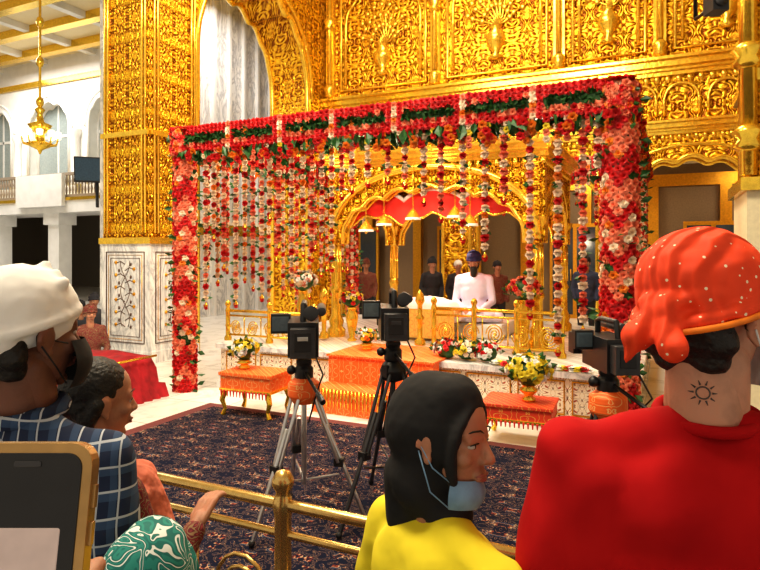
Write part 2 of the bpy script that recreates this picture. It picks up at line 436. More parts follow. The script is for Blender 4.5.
def railing(name,p0,p1,z0,h,mat,npost=4,r=.022,cell=.6):
    mb=MB(); p0=Vector(p0);p1=Vector(p1); L=(p1-p0).length; d=(p1-p0)/L
    def Q(t,z,o=0): return Vector((p0.x+d.x*t,p0.y+d.y*t,z0+z))
    mb.tube([Q(0,h),Q(L,h)],r,10,0); mb.tube([Q(0,h*.84),Q(L,h*.84)],r*.7,8,0); mb.tube([Q(0,.08),Q(L,.08)],r*.8,8,0)
    for i in range(npost):
        t=L*i/(npost-1); q=Q(t,0)
        mb.lathe([(.05,0),(.05,.04),(r*1.5,.07),(r*1.5,h*.45),(r*1.9,h*.5),(r*1.5,h*.55),(r*1.5,h*.93),(r*1.9,h),(r*1.5,h+.03),(r*1.2,h+.05),(r*1.95,h+.08),(r*1.95,h+.1),(r*1.2,h+.13),(0.001,h+.14)],q,14,0)
    n=max(1,int(L/(h*cell)))
    for i in range(n):
        t0=L*(i+.5)/n; s_=1 if i%2 else -1; R0=h*.26
        for sg in (1,-1):
            pts=[Q(t0+s_*sg*(R0*(1-k/22*.8))*cos(k*.42)*.85,h*.44+R0*(1-k/22*.8)*sin(k*.42)*sg) for k in range(22)]
            mb.tube(pts,r*.42,5,0)
        mb.sph(Q(t0,h*.44),r*1.1,0,8,6)
        mb.tube([Q(L*i/n,.08),Q(L*i/n,h*.84)],r*.45,6,0)
    return mb.build(name,[mat])
x,_=onY(228,6.45); x2,_=onY(314,6.45)
railing('platform_gold_railing',(x,6.45,0),(x2,6.45,0),.56,.40,gold,npost=3,r=.02)
x,_=onY(434,6.95); x2,_=onY(562,6.95)
railing('platform_gold_railing',(x,6.95,0),(x2,6.95,0),.56,.5,gold,npost=4,r=.02)
tp=MB()
for px in (324,420):
    x,_=onY(px,7.0)
    tp.lathe([(.07,0),(.07,.05),(.03,.1),(.035,.3),(.06,.34),(.03,.38),(.03,.5),(.06,.55),(.05,.62),(.001,.7)],(x,7.0,.586),14,0)
tp.build('gold_finial_posts',[gold])
railing('foreground_brass_railing',(-4.06,2.0,0),(1.3,2.0,0),0.012,.73,brass,npost=5,r=.023)

# ------------------------------------------------------------ palki (gold shrine)
pk=empty('golden_shrine_pavilion')
m=MB(); px0,px1,py0,py1=-4.2,-1.4,7.4,9.4; zb=.56
colp=[(.13,0),(.13,.1),(.09,.14),(.11,.22),(.07,.3),(.065,.6),(.09,.66),(.065,.72),(.06,1.3),(.09,1.36),(.07,1.42),(.13,1.55),(.14,1.62)]
for x in (px0,px1):
    for y in (py0,py1):
        m.lathe(colp,(x,y,zb),16,0)
        for k in range(8):
            a=k*pi/4; m.cyl((x+.065*cos(a),y+.065*sin(a),zb+.75),(x+.06*cos(a),y+.06*sin(a),zb+1.28),.014,n=5,mat=0)
for y in (py0,py1):
    arch_wall(m,'x',y-.06,px0-.1,px1+.1,zb+1.3,2.95,[((px0+px1)/2,1.26,zb+1.35,.72)],.12,1,0,k=9,d=.1,fr=.03)
for x in (px0,px1):
    arch_wall(m,'y',x-.06,py0-.1,py1+.1,zb+1.3,2.95,[((py0+py1)/2,.86,zb+1.35,.6)],.12,1,0,k=7,d=.08,fr=.03)
cornice(m,'x',py0-.06,px0-.15,px1+.15,2.9,-1,0,.8)
cornice(m,'y',px1+.06,py0-.15,py1+.15,2.9,1,0,.8)
cornice(m,'y',px0-.06,py0-.15,py1+.15,2.9,-1,0,.8)
n=16; rows=[]
for j in range(n+1):
    s_=j/n; y=py0-.2+(py1-py0+.4)*s_
    rows.append([(px0-.2+(px1-px0+.4)*i/n, y, 3.08+.38*sin(pi*i/n)*sin(pi*s_)**.6) for i in range(n+1)])
vs=[p for r_ in rows for p in r_]; fs=[(j*(n+1)+i,j*(n+1)+i+1,(j+1)*(n+1)+i+1,(j+1)*(n+1)+i) for j in range(n) for i in range(n)]
m.add(vs,fs,1,True)
m.bb((px0-.2,py0-.2,3.02),(px1+.2,py1+.2,3.08),0)
for i in range(9):
    x=px0+(px1-px0)*i/8; m.lathe([(.05,0),(.02,.03),(.05,.09),(.03,.14),(.001,.2)],(x,py0-.1,3.08),10,0)
pp=arch_pts((px0+px1)/2,1.42,zb+1.35,.95)
m.tube([(a,py0-.09,h) for a,h in pp],.05,8,0)
m.build('pavilion_frame',[gold,gold_fine],pk)
m=MB(); nx,ny=36,8; vs=[]
zc_=lambda u:2.45+.28*abs(sin(u*pi*3))**.7*.5
for j in range(ny+1):
    for i in range(nx+1):
        u=i/nx; v=j/ny
        vs.append((px0+.15+(px1-px0-.3)*u,py0+.15+(py1-py0-.3)*v,zc_(u)-.22*sin(pi*v)*abs(sin(u*pi*3))))
m.add(vs,[(j*(nx+1)+i,j*(nx+1)+i+1,(j+1)*(nx+1)+i+1,(j+1)*(nx+1)+i) for j in range(ny) for i in range(nx)],0,True)
m.tube([(v[0],v[1]-.02,v[2]) for v in vs[:nx+1]],.03,6,1)
vs=[]
for i in range(nx+1):
    v=(px0+.15+(px1-px0-.3)*i/nx,py0+.12); z=zc_(i/nx)
    vs+=[(v[0],v[1],z),(v[0],v[1]+.02*sin(i*2),z-.34-.03*sin(i*1.3))]
m.add(vs,[(2*i,2*i+2,2*i+3,2*i+1) for i in range(nx)],0,True)
m.tube([vs[2*i+1] for i in range(nx+1)],.018,5,2)
m.build('red_canopy_cloth',[red_cloth,white_cloth,gold],pk)
m=MB()
for px,py in ((366,228),(384,222),(413,216),(455,214),(470,222)):
    y=7.25; x,d=onY(px,y); z=zat(py,d)
    m.cyl((x,y,z),(x,y,2.95),.006,n=5,mat=0)
    m.lathe([(.001,.1),(.03,.08),(.07,.03),(.1,-.02)],(x,y,z),14,0); m.lathe([(.1,-.02),(.105,-.05)],(x,y,z),14,1); m.sph((x,y,z-.06),.02,0,8,5)
m.build('hanging_gold_umbrellas',[gold,white_cloth])
# bed with white cloth
sb=empty('scripture_bed')
m=MB(); x,_=onY(428,7.85); by0=7.85
for dx in(-.42,.42):
    for dy in(-.25,.25): m.lathe([(.05,0),(.03,.05),(.05,.15),(.035,.36)],(x+dx,by0+dy,.56),10,0)
m.bb((x-.47,by0-.3,.9),(x+.47,by0+.3,.98),0)
m.build('bed_frame',[gold],sb)
m=MB(); n=20; vs=[]
for j in range(n+1):
    for i in range(n+1):
        u=i/n*2-1; v=j/n*2-1; r_=max(abs(u),abs(v))
        z=1.0+.13*max(0,1-(u*u+v*v)*.9)+.012*sin(i*1.7)*cos(j*1.3)
        if r_>.8: z-=(r_-.8)*.9
        vs.append((x+u*.5,by0+v*.34,z))
m.add(vs,[(j*(n+1)+i,j*(n+1)+i+1,(j+1)*(n+1)+i+1,(j+1)*(n+1)+i) for j in range(n) for i in range(n)],0,True)
m.build('scripture_cloth',[white_cloth],sb)
m=MB(); m.bb((x-.5,by0-.37,.6),(x+.5,by0-.35,.97),0); m.build('bed_skirt',[brocade('gold_brocade',(.85,.55,.12),(.9,.2,.05))],sb)

# ------------------------------------------------------------ flower canopy
fc=empty('flower_decorated_canopy')
FX0,FX1,FY0,FY1=-5.49,-.37,5.80,10.3
def column(mb,x,y,z0,z1,r=.14,step=.062,nr=12):
    mb.cyl((x,y,z0),(x,y,z1),r*.85,n=12,mat=LEAF)
    rows=int((z1-z0)/step)
    for i in range(rows):
        z=z0+i*step
        for j in range(nr):
            a=2*pi*(j+.5*(i%2))/nr
            zz=z+U(-.01,.01); d=Vector((cos(a),sin(a),U(-.2,.3)))
            ph=(z/ .42+abs(((a/(2*pi)*4)%1)-.5)*.9)%1
            mt=RED if ph<.45 else (SAL if R()<.68 else (ORG if R()<.4 else CRM))
            if R()<.05: mt=LEAF
            if mt==LEAF: leaf(mb,(x+r*cos(a)*.9,y+r*sin(a)*.9,zz),d,.09)
            else: rose(mb,(x+r*cos(a)*.85,y+r*sin(a)*.85,zz),d,.05,mt)
    for i in range(int((z1-z0)*20)):
        a=U(0,6.3); leaf(mb,(x+r*cos(a),y+r*sin(a),U(z0,z1)),(cos(a),sin(a),U(-.5,.5)),.11)
m=MB(); column(m,FX0,FY0,0,3.1,.145); column(m,FX1,FY0,0,3.1,.17)
column(m,FX0,FY1,.0,3.1,.12,.08,8); column(m,FX1,FY1,.0,3.1,.12,.08,8)
m.build('flower_columns',fl,fc)
def beam(mb,p0,p1,z0,z1,out,step=.062):
    p0=Vector(p0);p1=Vector(p1);L=(p1-p0).length;d=(p1-p0)/L; o=Vector(out)
    c=(p0+p1)/2
    wx=abs(d.x)*L+.2*abs(d.y)+.0; wy=abs(d.y)*L+.2*abs(d.x)
    mb.box((c.x,c.y,(z0+z1)/2),(wx,wy,z1-z0-.04),LEAF)
    n=int(L/step); H=z1-z0
    for side in (1,-1):
        oo=o*side
        for i in range(-2,n+2):
            t=(i+.5)*step; seg=(t%.72)/.72
            for k in range(6):
                z=z0+(k+.5)*H/6+U(-.008,.008)
                if seg<.2: mt=RED if (seg<.05 or seg>.14) else (CRM,SAL,ORG,CRM)[k%4]
                elif k in(0,5): mt=RED
                elif k==4: mt=RED if R()<.8 else SAL
                elif k==1: mt=RED if R()<.5 else SAL
                else:
                    for q in range(3): leaf(mb,p0+d*t+oo*.1+Vector((0,0,z)),oo+Vector((U(-1,1),U(-1,1),U(-1,1))),.08)
                    if R()>.04: continue
                    mt=ORG
                rose(mb,p0+d*t+oo*.1+Vector((0,0,z)),oo+Vector((U(-.3,.3),U(-.3,.3),U(-.3,.3))),.046,mt)
            if side==1:
                rose(mb,p0+d*t+Vector((0,0,z1-.02)),(U(-.3,.3),U(-.3,.3),1),.05,RED if (i//2)%3 else SAL)
                for q in range(5):
                    leaf(mb,p0+d*t+oo*U(-.1,.14)+Vector((0,0,z0+.02)),(U(-.6,.6),U(-.6,.6),-1),U(.09,.2))
                if i%3==0:
                    q=p0+d*t+oo*.1+Vector((0,0,z0-.02)); zz=q.z
                    for b_ in range(int(U(2,5))):
                        rose(mb,(q.x,q.y,zz-b_*.06),(oo.x,oo.y,-.3),.038,random.choice((ORG,CRM,SAL,YEL,RED)))
                if i%6==3:
                    q=p0+d*t+oo*.13+Vector((0,0,z0-.04))
                    for b_ in range(8): rose(mb,q+Vector((U(-.06,.06),U(-.06,.06),U(-.12,.03))),oo+Vector((0,0,-.4)),.05,ORG if b_%3==0 else RED)
ZB0,ZB1=3.0,3.30
m=MB()
beam(m,(FX0,FY0,0),(FX1,FY0,0),ZB0,ZB1,(0,-1,0))
beam(m,(FX1,FY0,0),(FX1,FY1,0),ZB0,ZB1,(1,0,0))
beam(m,(FX0,FY0,0),(FX0,FY1,0),ZB0,ZB1,(1,0,0),.08)
beam(m,(FX0,FY1,0),(FX1,FY1,0),ZB0,ZB1,(0,-1,0),.09)
for cx in (FX0,FX1):
    for i in range(150):
        a=U(0,6.3); z=U(2.95,3.25); 
        if i%3==0: rose(m,(cx+U(-.12,.12),FY0+U(-.12,.12),3.27),(cos(a)*.3,sin(a)*.3,1),.05,random.choice((RED,RED,SAL,ORG)))
        rose(m,(cx+.15*cos(a),FY0+.15*sin(a),z),(cos(a),sin(a),.1),.05,random.choice((RED,RED,SAL,ORG)))
m.build('flower_beams',fl,fc)
def string(mb,x,y,z1,z0,kind=0,r=.034):
    mb.cyl((x,y,z1),(x,y,z0),.006,n=4,mat=LEAF)
    z=z1; i=0
    while z>z0:
        if kind==0: mt=(CRM,CRM,SAL,CRM,RED)[i%5]
        elif kind==1: mt=(RED,CRM,ORG,CRM,CRM)[i%5]
        else: mt=(SAL,CRM,SAL,RED)[i%4]
        rr=r*U(.95,1.3)
        rose(mb,(x,y,z),(0,0,1),rr,mt); rose(mb,(x,y,z),(U(-.3,.3),-1,.2),rr*.9,mt); rose(mb,(x,y,z-.0),(1,.5,-.4),rr*.9,mt); rose(mb,(x,y,z-.0),(-1,.2,-.2),rr*.8,mt)
        if i%3==2:
            for q in range(3): leaf(mb,(x,y,z),(U(-1,1),U(-1,1),U(-.4,.2)),.085)
        z-=rr*1.5; i+=1
    mb.lathe([(.008,0),(.014,-.02),(.026,-.05)],(x,y,z+.02),8,GLD)
    rose(mb,(x,y,z-.05),(0,0,-1),.035,RED); rose(mb,(x,y,z-.03),(0,-1,-.4),.035,RED)
m=MB()
front=[(206,300),(214,235),(224,265),(236,300),(245,225),(253,262),(262,295),(270,215),(279,245),(292,280),(303,215),(312,255),(322,230),(332,262),(342,190),(352,182),(368,176),(388,176),(405,182),(424,196),(441,212),(463,232),(485,250),(504,190),(530,305),(558,345),(583,325),(598,165)]
for i,(px,py) in enumerate(front):
    x,d=onY(px,5.74); string(m,x,5.74,3.0,zat(py,d),i%3,.040 if px<480 else .044)
for i in range(22):
    y=6.1+i*.19; x=-5.38; string(m,x,y,3.0,U(.9,1.5) if i%2 else U(1.3,2.0),i%3,.040)
for i in range(12):
    y=6.1+i*.36; string(m,FX1+.08,y,3.0,U(1.3,1.9),i%3,.040)
for i in range(16):
    x=-5.2+i*.3; string(m,x,10.2,3.0,U(2.2,2.7),i%3,.036)
m.build('hanging_flower_garlands',fl,fc)

# ------------------------------------------------------------ bouquets and stools
def bouquet(name,loc,r,cols,vase=True,vh=.16,n=60,vm=gold):
    e=empty(name,Matrix.Translation(loc)); m=MB()
    if vase: m.lathe([(.001,0),(.06,0),(.065,.02),(.035,.05),(.08,vh*.6),(.085,vh*.75),(.05,vh*.9),(.07,vh)],(0,0,0),16,8)
    z=vh+r*.6 if vase else r*.62
    m.sph((0,0,z),(r*.75,r*.75,r*.6),LEAF,10,6)
    for i in range(n):
        a=U(0,6.3); e_=U(-.3,1); c_=sqrt(max(0,1-e_*e_)); d=Vector((c_*cos(a),c_*sin(a),e_))
        p=Vector((0,0,z))+Vector((d.x*r,d.y*r,d.z*r*.75))*U(.8,1)
        rose(m,p,d,r*.22,random.choice(cols))
        if i%3==0: leaf(m,p*.95,(d.x,d.y,abs(d.z)),r*.5)
    m.build('flowers_and_vase',fl+[vm],e)
def stool(name,px,py,wd,dp,h,rot=0,mat=orange_cloth):
    q=G(px,py); e=empty(name,Matrix.Translation((q.x,q.y,.013))@Matrix.Rotation(rot,4,'Z')); m=MB()
    m.box((0,0,h*.78),(wd,dp,h*.34),0); m.box((0,0,h*.96),(wd+.03,dp+.03,h*.08),0); m.box((0,0,h*.6),(wd+.02,dp+.02,.03),1)
    for i in range(int(wd/.04)): m.cyl((-wd/2+.02+i*.04,-dp/2-.012,h*.6),(-wd/2+.02+i*.04,-dp/2-.012,h*.45),.012,.006,5,2)
    for sx in(-1,1):
        for sy in(-1,1):
            m.tube([(sx*wd*.42,sy*dp*.42,h*.6),(sx*wd*.48,sy*dp*.46,h*.35),(sx*wd*.43,sy*dp*.43,h*.15),(sx*wd*.47,sy*dp*.45,.002)],[.035,.03,.02,.03],8,1)
    m.build('stool_body',[mat,gold,red_cloth],e,bevel=.008); return q
q=stool('orange_brocade_stool',256,414,.62,.42,.46,.05)
bouquet('yellow_flower_bouquet',(q.x-.17,q.y+.02,.475),.16,(YEL,WHT,YEL,YEL,YEL),True,.1)
q=stool('orange_brocade_stool',520,440,.62,.45,.36,.05,brocade('red_brocade',(.75,.06,.02),(.9,.5,.1)))
bouquet('yellow_flower_bouquet',(q.x+.08,q.y,.375),.2,(YEL,WHT,YEL,YEL,YEL),True,.15,90)
x,_=onY(365,6.35)
bouquet('yellow_flower_bouquet',(x,6.4,.586),.13,(YEL,ORG,WHT),True,.08)
for px,cols in ((446,(RED,RED,WHT)),(466,(WHT,CRM,YEL)),(486,(WHT,RED))):
    x,_=onY(px,6.35); bouquet('rose_bouquet',(x,6.38,.56),.155,cols,False,n=45)
x,d=onY(303,7.0); bouquet('pink_flower_arrangement',(x,7.0,.56),.2,(SAL,WHT,CRM,CRM),True,.66,70)
x,d=onY(520,7.0); bouquet('pink_flower_arrangement',(x,7.2,.56),.2,(RED,SAL,CRM,YEL),True,.62,70)
x,d=onY(352,7.1); bouquet('pink_flower_arrangement',(x,7.1,.56),.16,(YEL,RED,CRM,LEAF),True,.45,50)
m=MB()
for i in range(75):
    x,_=onY(495+i*1.3,6.3)
    rose(m,(x,6.22+U(-.03,.03),.58),(0,U(-.7,0),1),.045,(WHT,YEL,RED)[(i//4)%3]); 
    if i%2: leaf(m,(x,6.25,.575),(U(-1,1),-1,.3),.1)
m.build('flower_edge_garland',fl)
# red velvet bench left
q=G(112,404); m=MB(); n=26; vs=[]
for j in range(n+1):
    for i in range(n+1):
        u=i/n*2-1; v=j/n*2-1; r_=max(abs(u),abs(v))
        z=.5+.03*sin(i*.5)*cos(j*.6)
        if r_>.8: z=.5*(1-((r_-.8)/.2)**.8)+.0
        k=1+.03*sin(i*1.9+j*1.9)*(r_>.8)
        vs.append((q.x-.65+u*.95*k,q.y+.1+v*.5*k,max(z,.004)))
m.add(vs,[(j*(n+1)+i,j*(n+1)+i+1,(j+1)*(n+1)+i+1,(j+1)*(n+1)+i) for j in range(n) for i in range(n)],0,True)
m.tube([(q.x-.65-.8,q.y+.1-.42,.49),(q.x-.65+.8,q.y+.1-.42,.49),(q.x-.65+.8,q.y+.1+.42,.49)],.015,6,1)
m.build('red_velvet_covered_table',[red_velvet,gold])
m=MB(); q=P(716,4,4.6); m.box((0,0,0),(.12,.14,.14),0); m.cyl((0,-.072,0),(0,-.08,0),.045,n=16,mat=1); m.cyl((0,.07,0),(0,.3,.0),.015,mat=0); m.cyl((0,.3,0),(0,.3,ZC-q.z),.015,mat=0)
m.build('ceiling_speaker',[black_m,dgrey],M=Matrix.Translation(q)@Matrix.Rotation(A,4,'Z'))

# ------------------------------------------------------------ tripods with video cameras
def tripod(name,px,d,top,yaw,legm=silver,spread=.42,orange=False,s=1.0):
    q=P(px,300,d); e=empty(name,Matrix.Translation((q.x,q.y,.0))@Matrix.Rotation(yaw,4,'Z')); m=MB()
    hh=top-.42*s; z0=.012
    for i in range(3):
        a=radians(90+120*i+15); o=Vector((cos(a),sin(a),0)); t=Vector((-sin(a),cos(a),0))
        up=o*.06+Vector((0,0,hh)); mid=o*spread*.55+Vector((0,0,hh*.48)); ft=o*spread+Vector((0,0,z0+.014))
        for sg in(-1,1): m.cyl(up+t*sg*.035,mid+t*sg*.025,.012,n=8,mat=0)
        m.cyl(up.lerp(mid,.5),ft,.014,n=8,mat=0); m.box(mid,(.06,.06,.05),1,a)
        m.cyl(mid+Vector((0,0,-.08)),(0,0,hh*.33),.007,n=6,mat=0)
        m.sph(ft+Vector((0,0,.01)),.022,1,8,5); m.box(up,(.06,.05,.08),1,a)
    m.cyl((0,0,hh*.3),(0,0,hh),.018,n=10,mat=0); m.lathe([(.03,-.08),(.08,-.06),(.09,0),(.07,.04),(.05,.06)],(0,0,hh),16,1)
    m.lathe([(.045,.05),(.06,.07),(.06,.13),(.045,.15),(.05,.16),(.05,.18)],(0,0,hh),16,1)
    m.cyl((0,-.02,hh+.12),(.12,-.38,hh+.0),.011,n=8,mat=1); m.cyl((.09,-.29,hh+.03),(.12,-.38,hh),.018,n=10,mat=1)
    m.sph((-.08,0,hh+.12),.03,1)
    if orange: m.lathe([(.05,.06),(.1,.02),(.105,-.06),(.07,-.11)],(0,0,hh+.02),12,3)
    z=hh+.27*s; 
    m.box((0,.02,hh+.185),(.09,.2,.02),1)
    m.box((0,0,z),(.15*s,.32*s,.17*s),1); m.box((0,-.19*s,z-.01),(.12*s,.08*s,.14*s),4)
    m.box((0,-.232*s,z),(.08*s,.006,.09*s),1); m.box((.0,-.237*s,z+.02),(.05*s,.004,.02*s),0)
    m.cyl((0,.16*s,z),(0,.30*s,z),.055*s,.06*s,16,1); m.box((0,.33*s,z),(.15*s,.08*s,.12*s),1); m.cyl((0,.3*s,z),(0,.372*s,z),.05*s,n=16,mat=2)
    m.tube([(0,.13*s,z+.08*s),(0,.13*s,z+.15*s),(0,.08*s,z+.165*s),(0,-.1*s,z+.165*s),(0,-.12*s,z+.08*s)],.016*s,8,1)
    m.box((-.12*s,.04*s,z+.06*s),(.1*s,.05*s,.1*s),1); m.box((-.12*s,.012*s,z+.06*s),(.085*s,.004,.075*s),5)
    m.cyl((.04*s,-.15*s,z+.12*s),(.04*s,-.24*s,z+.14*s),.03*s,.036*s,12,1)
    m.cyl((.09*s,.02*s,z+.12*s),(.09*s,.3*s,z+.12*s),.024*s,n=10,mat=4)
    for i in range(4): m.cyl((.076*s,-.1*s+i*.03,z+.02),(.082*s,-.1*s+i*.03,z+.02),.008,n=8,mat=0)
    m.tube([(.05,-.2,z-.04),(.12,-.25,z-.2),(.08,-.1,z-.35),(.03,-.03,z-.55)],.006,6,1)
    m.build('camera_and_tripod',[legm,black_m,glass_d,orange_cloth,dgrey,screen],e,bevel=.004)
tripod('video_camera_tripod',304,3.85,1.40,yaw_of(-.1,1),orange=True,s=1.25)
tripod('video_camera_tripod',393,4.0,1.47,yaw_of(-.05,1),legm=dgrey,spread=.5,s=1.2)
tripod('video_camera_tripod',608,3.3,1.36,yaw_of(-.05,1),legm=dgrey,spread=.4,orange=True,s=1.05)

# ------------------------------------------------------------ people
def blob(name,prims,voxel,mat,parent,M=None,smooth=4,disp=0,dscale=.06,disp2=0):
    import bmesh
    bm=bmesh.new()
    for p in prims:
        if p[0]=='e':
            T=Matrix.Translation(Vector(p[1]))
            if len(p)>3: T=T@Euler(p[3]).to_matrix().to_4x4()
            T=T@Matrix.Diagonal((*p[2],1)); bmesh.ops.create_icosphere(bm,subdivisions=3,radius=1,matrix=T)
        else:
            _,a,b,r0,r1=p; a=Vector(a);b=Vector(b)
            for c_,r_ in((a,r0),(b,r1)): bmesh.ops.create_icosphere(bm,subdivisions=2 if r_<.03 else 3,radius=r_*1.0,matrix=Matrix.Translation(c_))
            d=b-a
            if d.length>1e-4:
                T=Matrix.Translation((a+b)/2)@d.to_track_quat('Z','Y').to_matrix().to_4x4()
                bmesh.ops.create_cone(bm,cap_ends=True,segments=20,radius1=r0,radius2=r1,depth=d.length,matrix=T)
    me=bpy.data.meshes.new(name); bm.to_mesh(me); bm.free()
    tmp=bpy.data.objects.new('tmp',me); bpy.context.collection.objects.link(tmp)
    r_=tmp.modifiers.new('r','REMESH'); r_.mode='VOXEL'; r_.voxel_size=voxel; r_.use_smooth_shade=True
    if smooth: s_=tmp.modifiers.new('s','SMOOTH'); s_.factor=.5; s_.iterations=smooth
    for st_,sc_,ty in ((disp,dscale,'CLOUDS'),(disp2,.16,'WOOD')):
        if st_:
            tx=bpy.data.textures.new('folds',ty); tx.noise_scale=sc_
            if ty=='CLOUDS': tx.noise_depth=1
            else: tx.wood_type='BANDNOISE'; tx.turbulence=7; tx.noise_basis_2='SIN'
            dm=tmp.modifiers.new('d','DISPLACE'); dm.texture=tx; dm.strength=st_; dm.mid_level=.5; dm.texture_coords='LOCAL'
    if disp2: s_=tmp.modifiers.new('s2','SMOOTH'); s_.factor=.5; s_.iterations=2
    dg=bpy.context.evaluated_depsgraph_get(); ev=tmp.evaluated_get(dg)
    me2=bpy.data.meshes.new_from_object(ev); bpy.data.objects.remove(tmp)
    me2.name=name; me2.materials.clear(); me2.materials.append(mat)
    me2.polygons.foreach_set('use_smooth',[True]*len(me2.polygons))
    ob=bpy.data.objects.new(name,me2); bpy.context.collection.objects.link(ob); ob.parent=parent
    if M is not None: ob.matrix_basis=M
    return ob
def skin(name,c): 
    t=NT(name); co,_=t.coord(); n=t.noise(co,14,4,.6); n2=t.noise(co,220,2)
    t.bump(n2,.25,.002)
    return t.set(t.ramp(n,[(.3,tuple(x*.72 for x in c)),(.5,c),(.7,(min(1,c[0]*1.12),c[1]*.95,c[2]*.92))]),.55,0,Subsurface_Weight=.1,Subsurface_Radius=(.02,.008,.004))
sk_m=skin('skin_medium',(.42,.20,.12)); sk_d=skin('skin_dark',(.17,.07,.042)); sk_l=skin('skin_light',(.50,.26,.17))
hair_m=plain('black_hair',(.012,.010,.009),.55,nscale=80,nstr=.6,nd=.01)
eye_w=plain('eye_white',(.50,.47,.43),.25); eye_d=plain('eye_iris',(.02,.01,.008),.1); lip_m=plain('lips',(.33,.11,.085),.5)
def hand(name,parent,M,mat,curl=.5,side=1,voxel=.0035,s=1.0):
    pr=[]
    xs=[.027,.009,-.009,-.026]; Ls=[.072,.080,.074,.058]
    for x,L in zip(xs,Ls):
        x*=side; pr.append(('c',(x*.6,.01,0),(x,.088,0),.014,.0115))
        p=Vector((x,.088,0)); a=0
        for fr,r0,r1 in((.45,.0098,.009),(.3,.009,.0082),(.25,.0082,.007)):
            a+=curl*(.5+.5*fr); n=p+Vector((x*.22*fr,cos(a),-sin(a)))*L*fr; pr.append(('c',p,n,r0,r1)); p=n
    pr+= [('c',(side*.02,.02,-.006),(side*.046,.05,-.016),.014,.012),('c',(side*.046,.05,-.016),(side*.056,.078,-.026),.011,.010),('c',(side*.056,.078,-.026),(side*.054,.102,-.036),.0095,.008)]
    pr+= [('c',(0,-.03,0),(0,.03,0),.024,.022)]
    pr=[(p[0],Vector(p[1])*s,Vector(p[2])*s,p[3]*s,p[4]*s) for p in pr]
    return blob(name,pr,voxel,mat,parent,M,2)
def head(parent,M,skm,voxel=.005,hair=True,beard=None,lips=lip_m,female=False,hairmode='full'):
    pr=[('e',(0,-.012,.035),(.076,.096,.086)),('e',(0,.028,-.02),(.060,.06,.085)),('e',(0,.03,-.072),(.045,.046,.034)),
        ('e',(0,.066,-.098),(.020,.017,.015)),('c',(0,.083,.008),(0,.103,-.027),.0075,.011),
        ('e',(.012,.092,-.031),(.009,.010,.008)),('e',(-.012,.092,-.031),(.009,.010,.008)),
        ('c',(-.045,.062,.022),(-.012,.078,.02),.012,.011),('c',(.045,.062,.022),(.012,.078,.02),.012,.011),
        ('e',(.041,.054,-.025),(.023,.025,.021)),('e',(-.041,.054,-.025),(.023,.025,.021)),
        ('e',(0,.083,-.062),(.025,.012,.015)),
        ('c',(0,-.02,-.06),(0,-.01,-.15),.050,.053)]
    for sx in(-1,1):
        pr+=[('e',(sx*.079,-.01,-.008),(.008,.019,.031),(0,.2*sx,0)),('c',(sx*.084,-.024,.015),(sx*.086,-.026,-.012),.005,.005),('e',(sx*.078,-.004,-.035),(.007,.010,.012))]
        pr+=[('c',(sx*.018,.078,.0105),(sx*.044,.070,.0095),.0075,.007),('c',(sx*.020,.074,-.0125),(sx*.044,.066,-.0115),.0065,.006)]
    hd=blob('head',pr,voxel,skm,parent,M,2)
    m=MB()
    for sx in(-1,1):
        m.sph((sx*.031,.0685,-.0005),(.0135,.0115,.0075),0,14,10); m.sph((sx*.031,.0755,-.0005),(.0058,.005,.0055),1,10,8)
        m.tube([(sx*.018,.0815,.0045),(sx*.026,.0835,.0065),(sx*.036,.081,.006),(sx*.046,.073,.002)],[.0008,.0014,.0014,.0008],6,3)
        bz=.003 if female else 0
        m.tube([(sx*.014,.0885,.024+bz),(sx*.028,.0858,.030+bz),(sx*.044,.0755,.028+bz),(sx*.053,.0655,.022+bz)],[.0012,.0022,.0018,.0008] if female else [.0018,.0028,.0024,.001],6,3)
    m.tube([(-.025,.084,-.062),(-.012,.0925,-.058),(0,.093,-.060),(.012,.0925,-.058),(.025,.084,-.062)],[.002,.004,.0035,.004,.002],8,2)
    m.tube([(-.022,.084,-.064),(-.010,.091,-.068),(0,.0925,-.069),(.010,.091,-.068),(.022,.084,-.064)],[.002,.0045,.005,.0045,.002],8,2)
    m.build('eyes_brows_lips',[eye_w,eye_d,lips,hair_m],parent,M=M)
    if hair:
        hp=[('e',(0,-.058,-.012),(.070,.05,.055)),('c',(-.052,-.055,-.04),(.052,-.055,-.04),.026,.026),('c',(-.035,-.045,-.065),(.035,-.045,-.065),.026,.026),('c',(-.074,-.02,.02),(-.076,-.022,-.02),.009,.006),('c',(.074,-.02,.02),(.076,-.022,-.02),.009,.006)]
        if hairmode=='full': hp+=[('e',(0,-.025,.045),(.083,.098,.088))]
        if hairmode=='full' and female: hp+=[('e',(0,-.115,-.01),(.045,.04,.045)),('c',(-.07,-.03,0),(-.06,-.05,-.06),.025,.02),('c',(.07,-.03,0),(.06,-.05,-.06),.025,.02)]
        blob('hair',hp,.006,hair_m,parent,M,2,.004,.02)
    if beard:
        blob('beard',[('c',(0,.06,-.09),(0,.085,-.2),.05,.03),('c',(-.055,.02,-.05),(0,.06,-.1),.022,.035),('c',(.055,.02,-.05),(0,.06,-.1),.022,.035),('c',(-.03,.088,-.048),(.03,.088,-.048),.01,.01)],.007,beard,parent,M,2,.008,.02)
    return hd
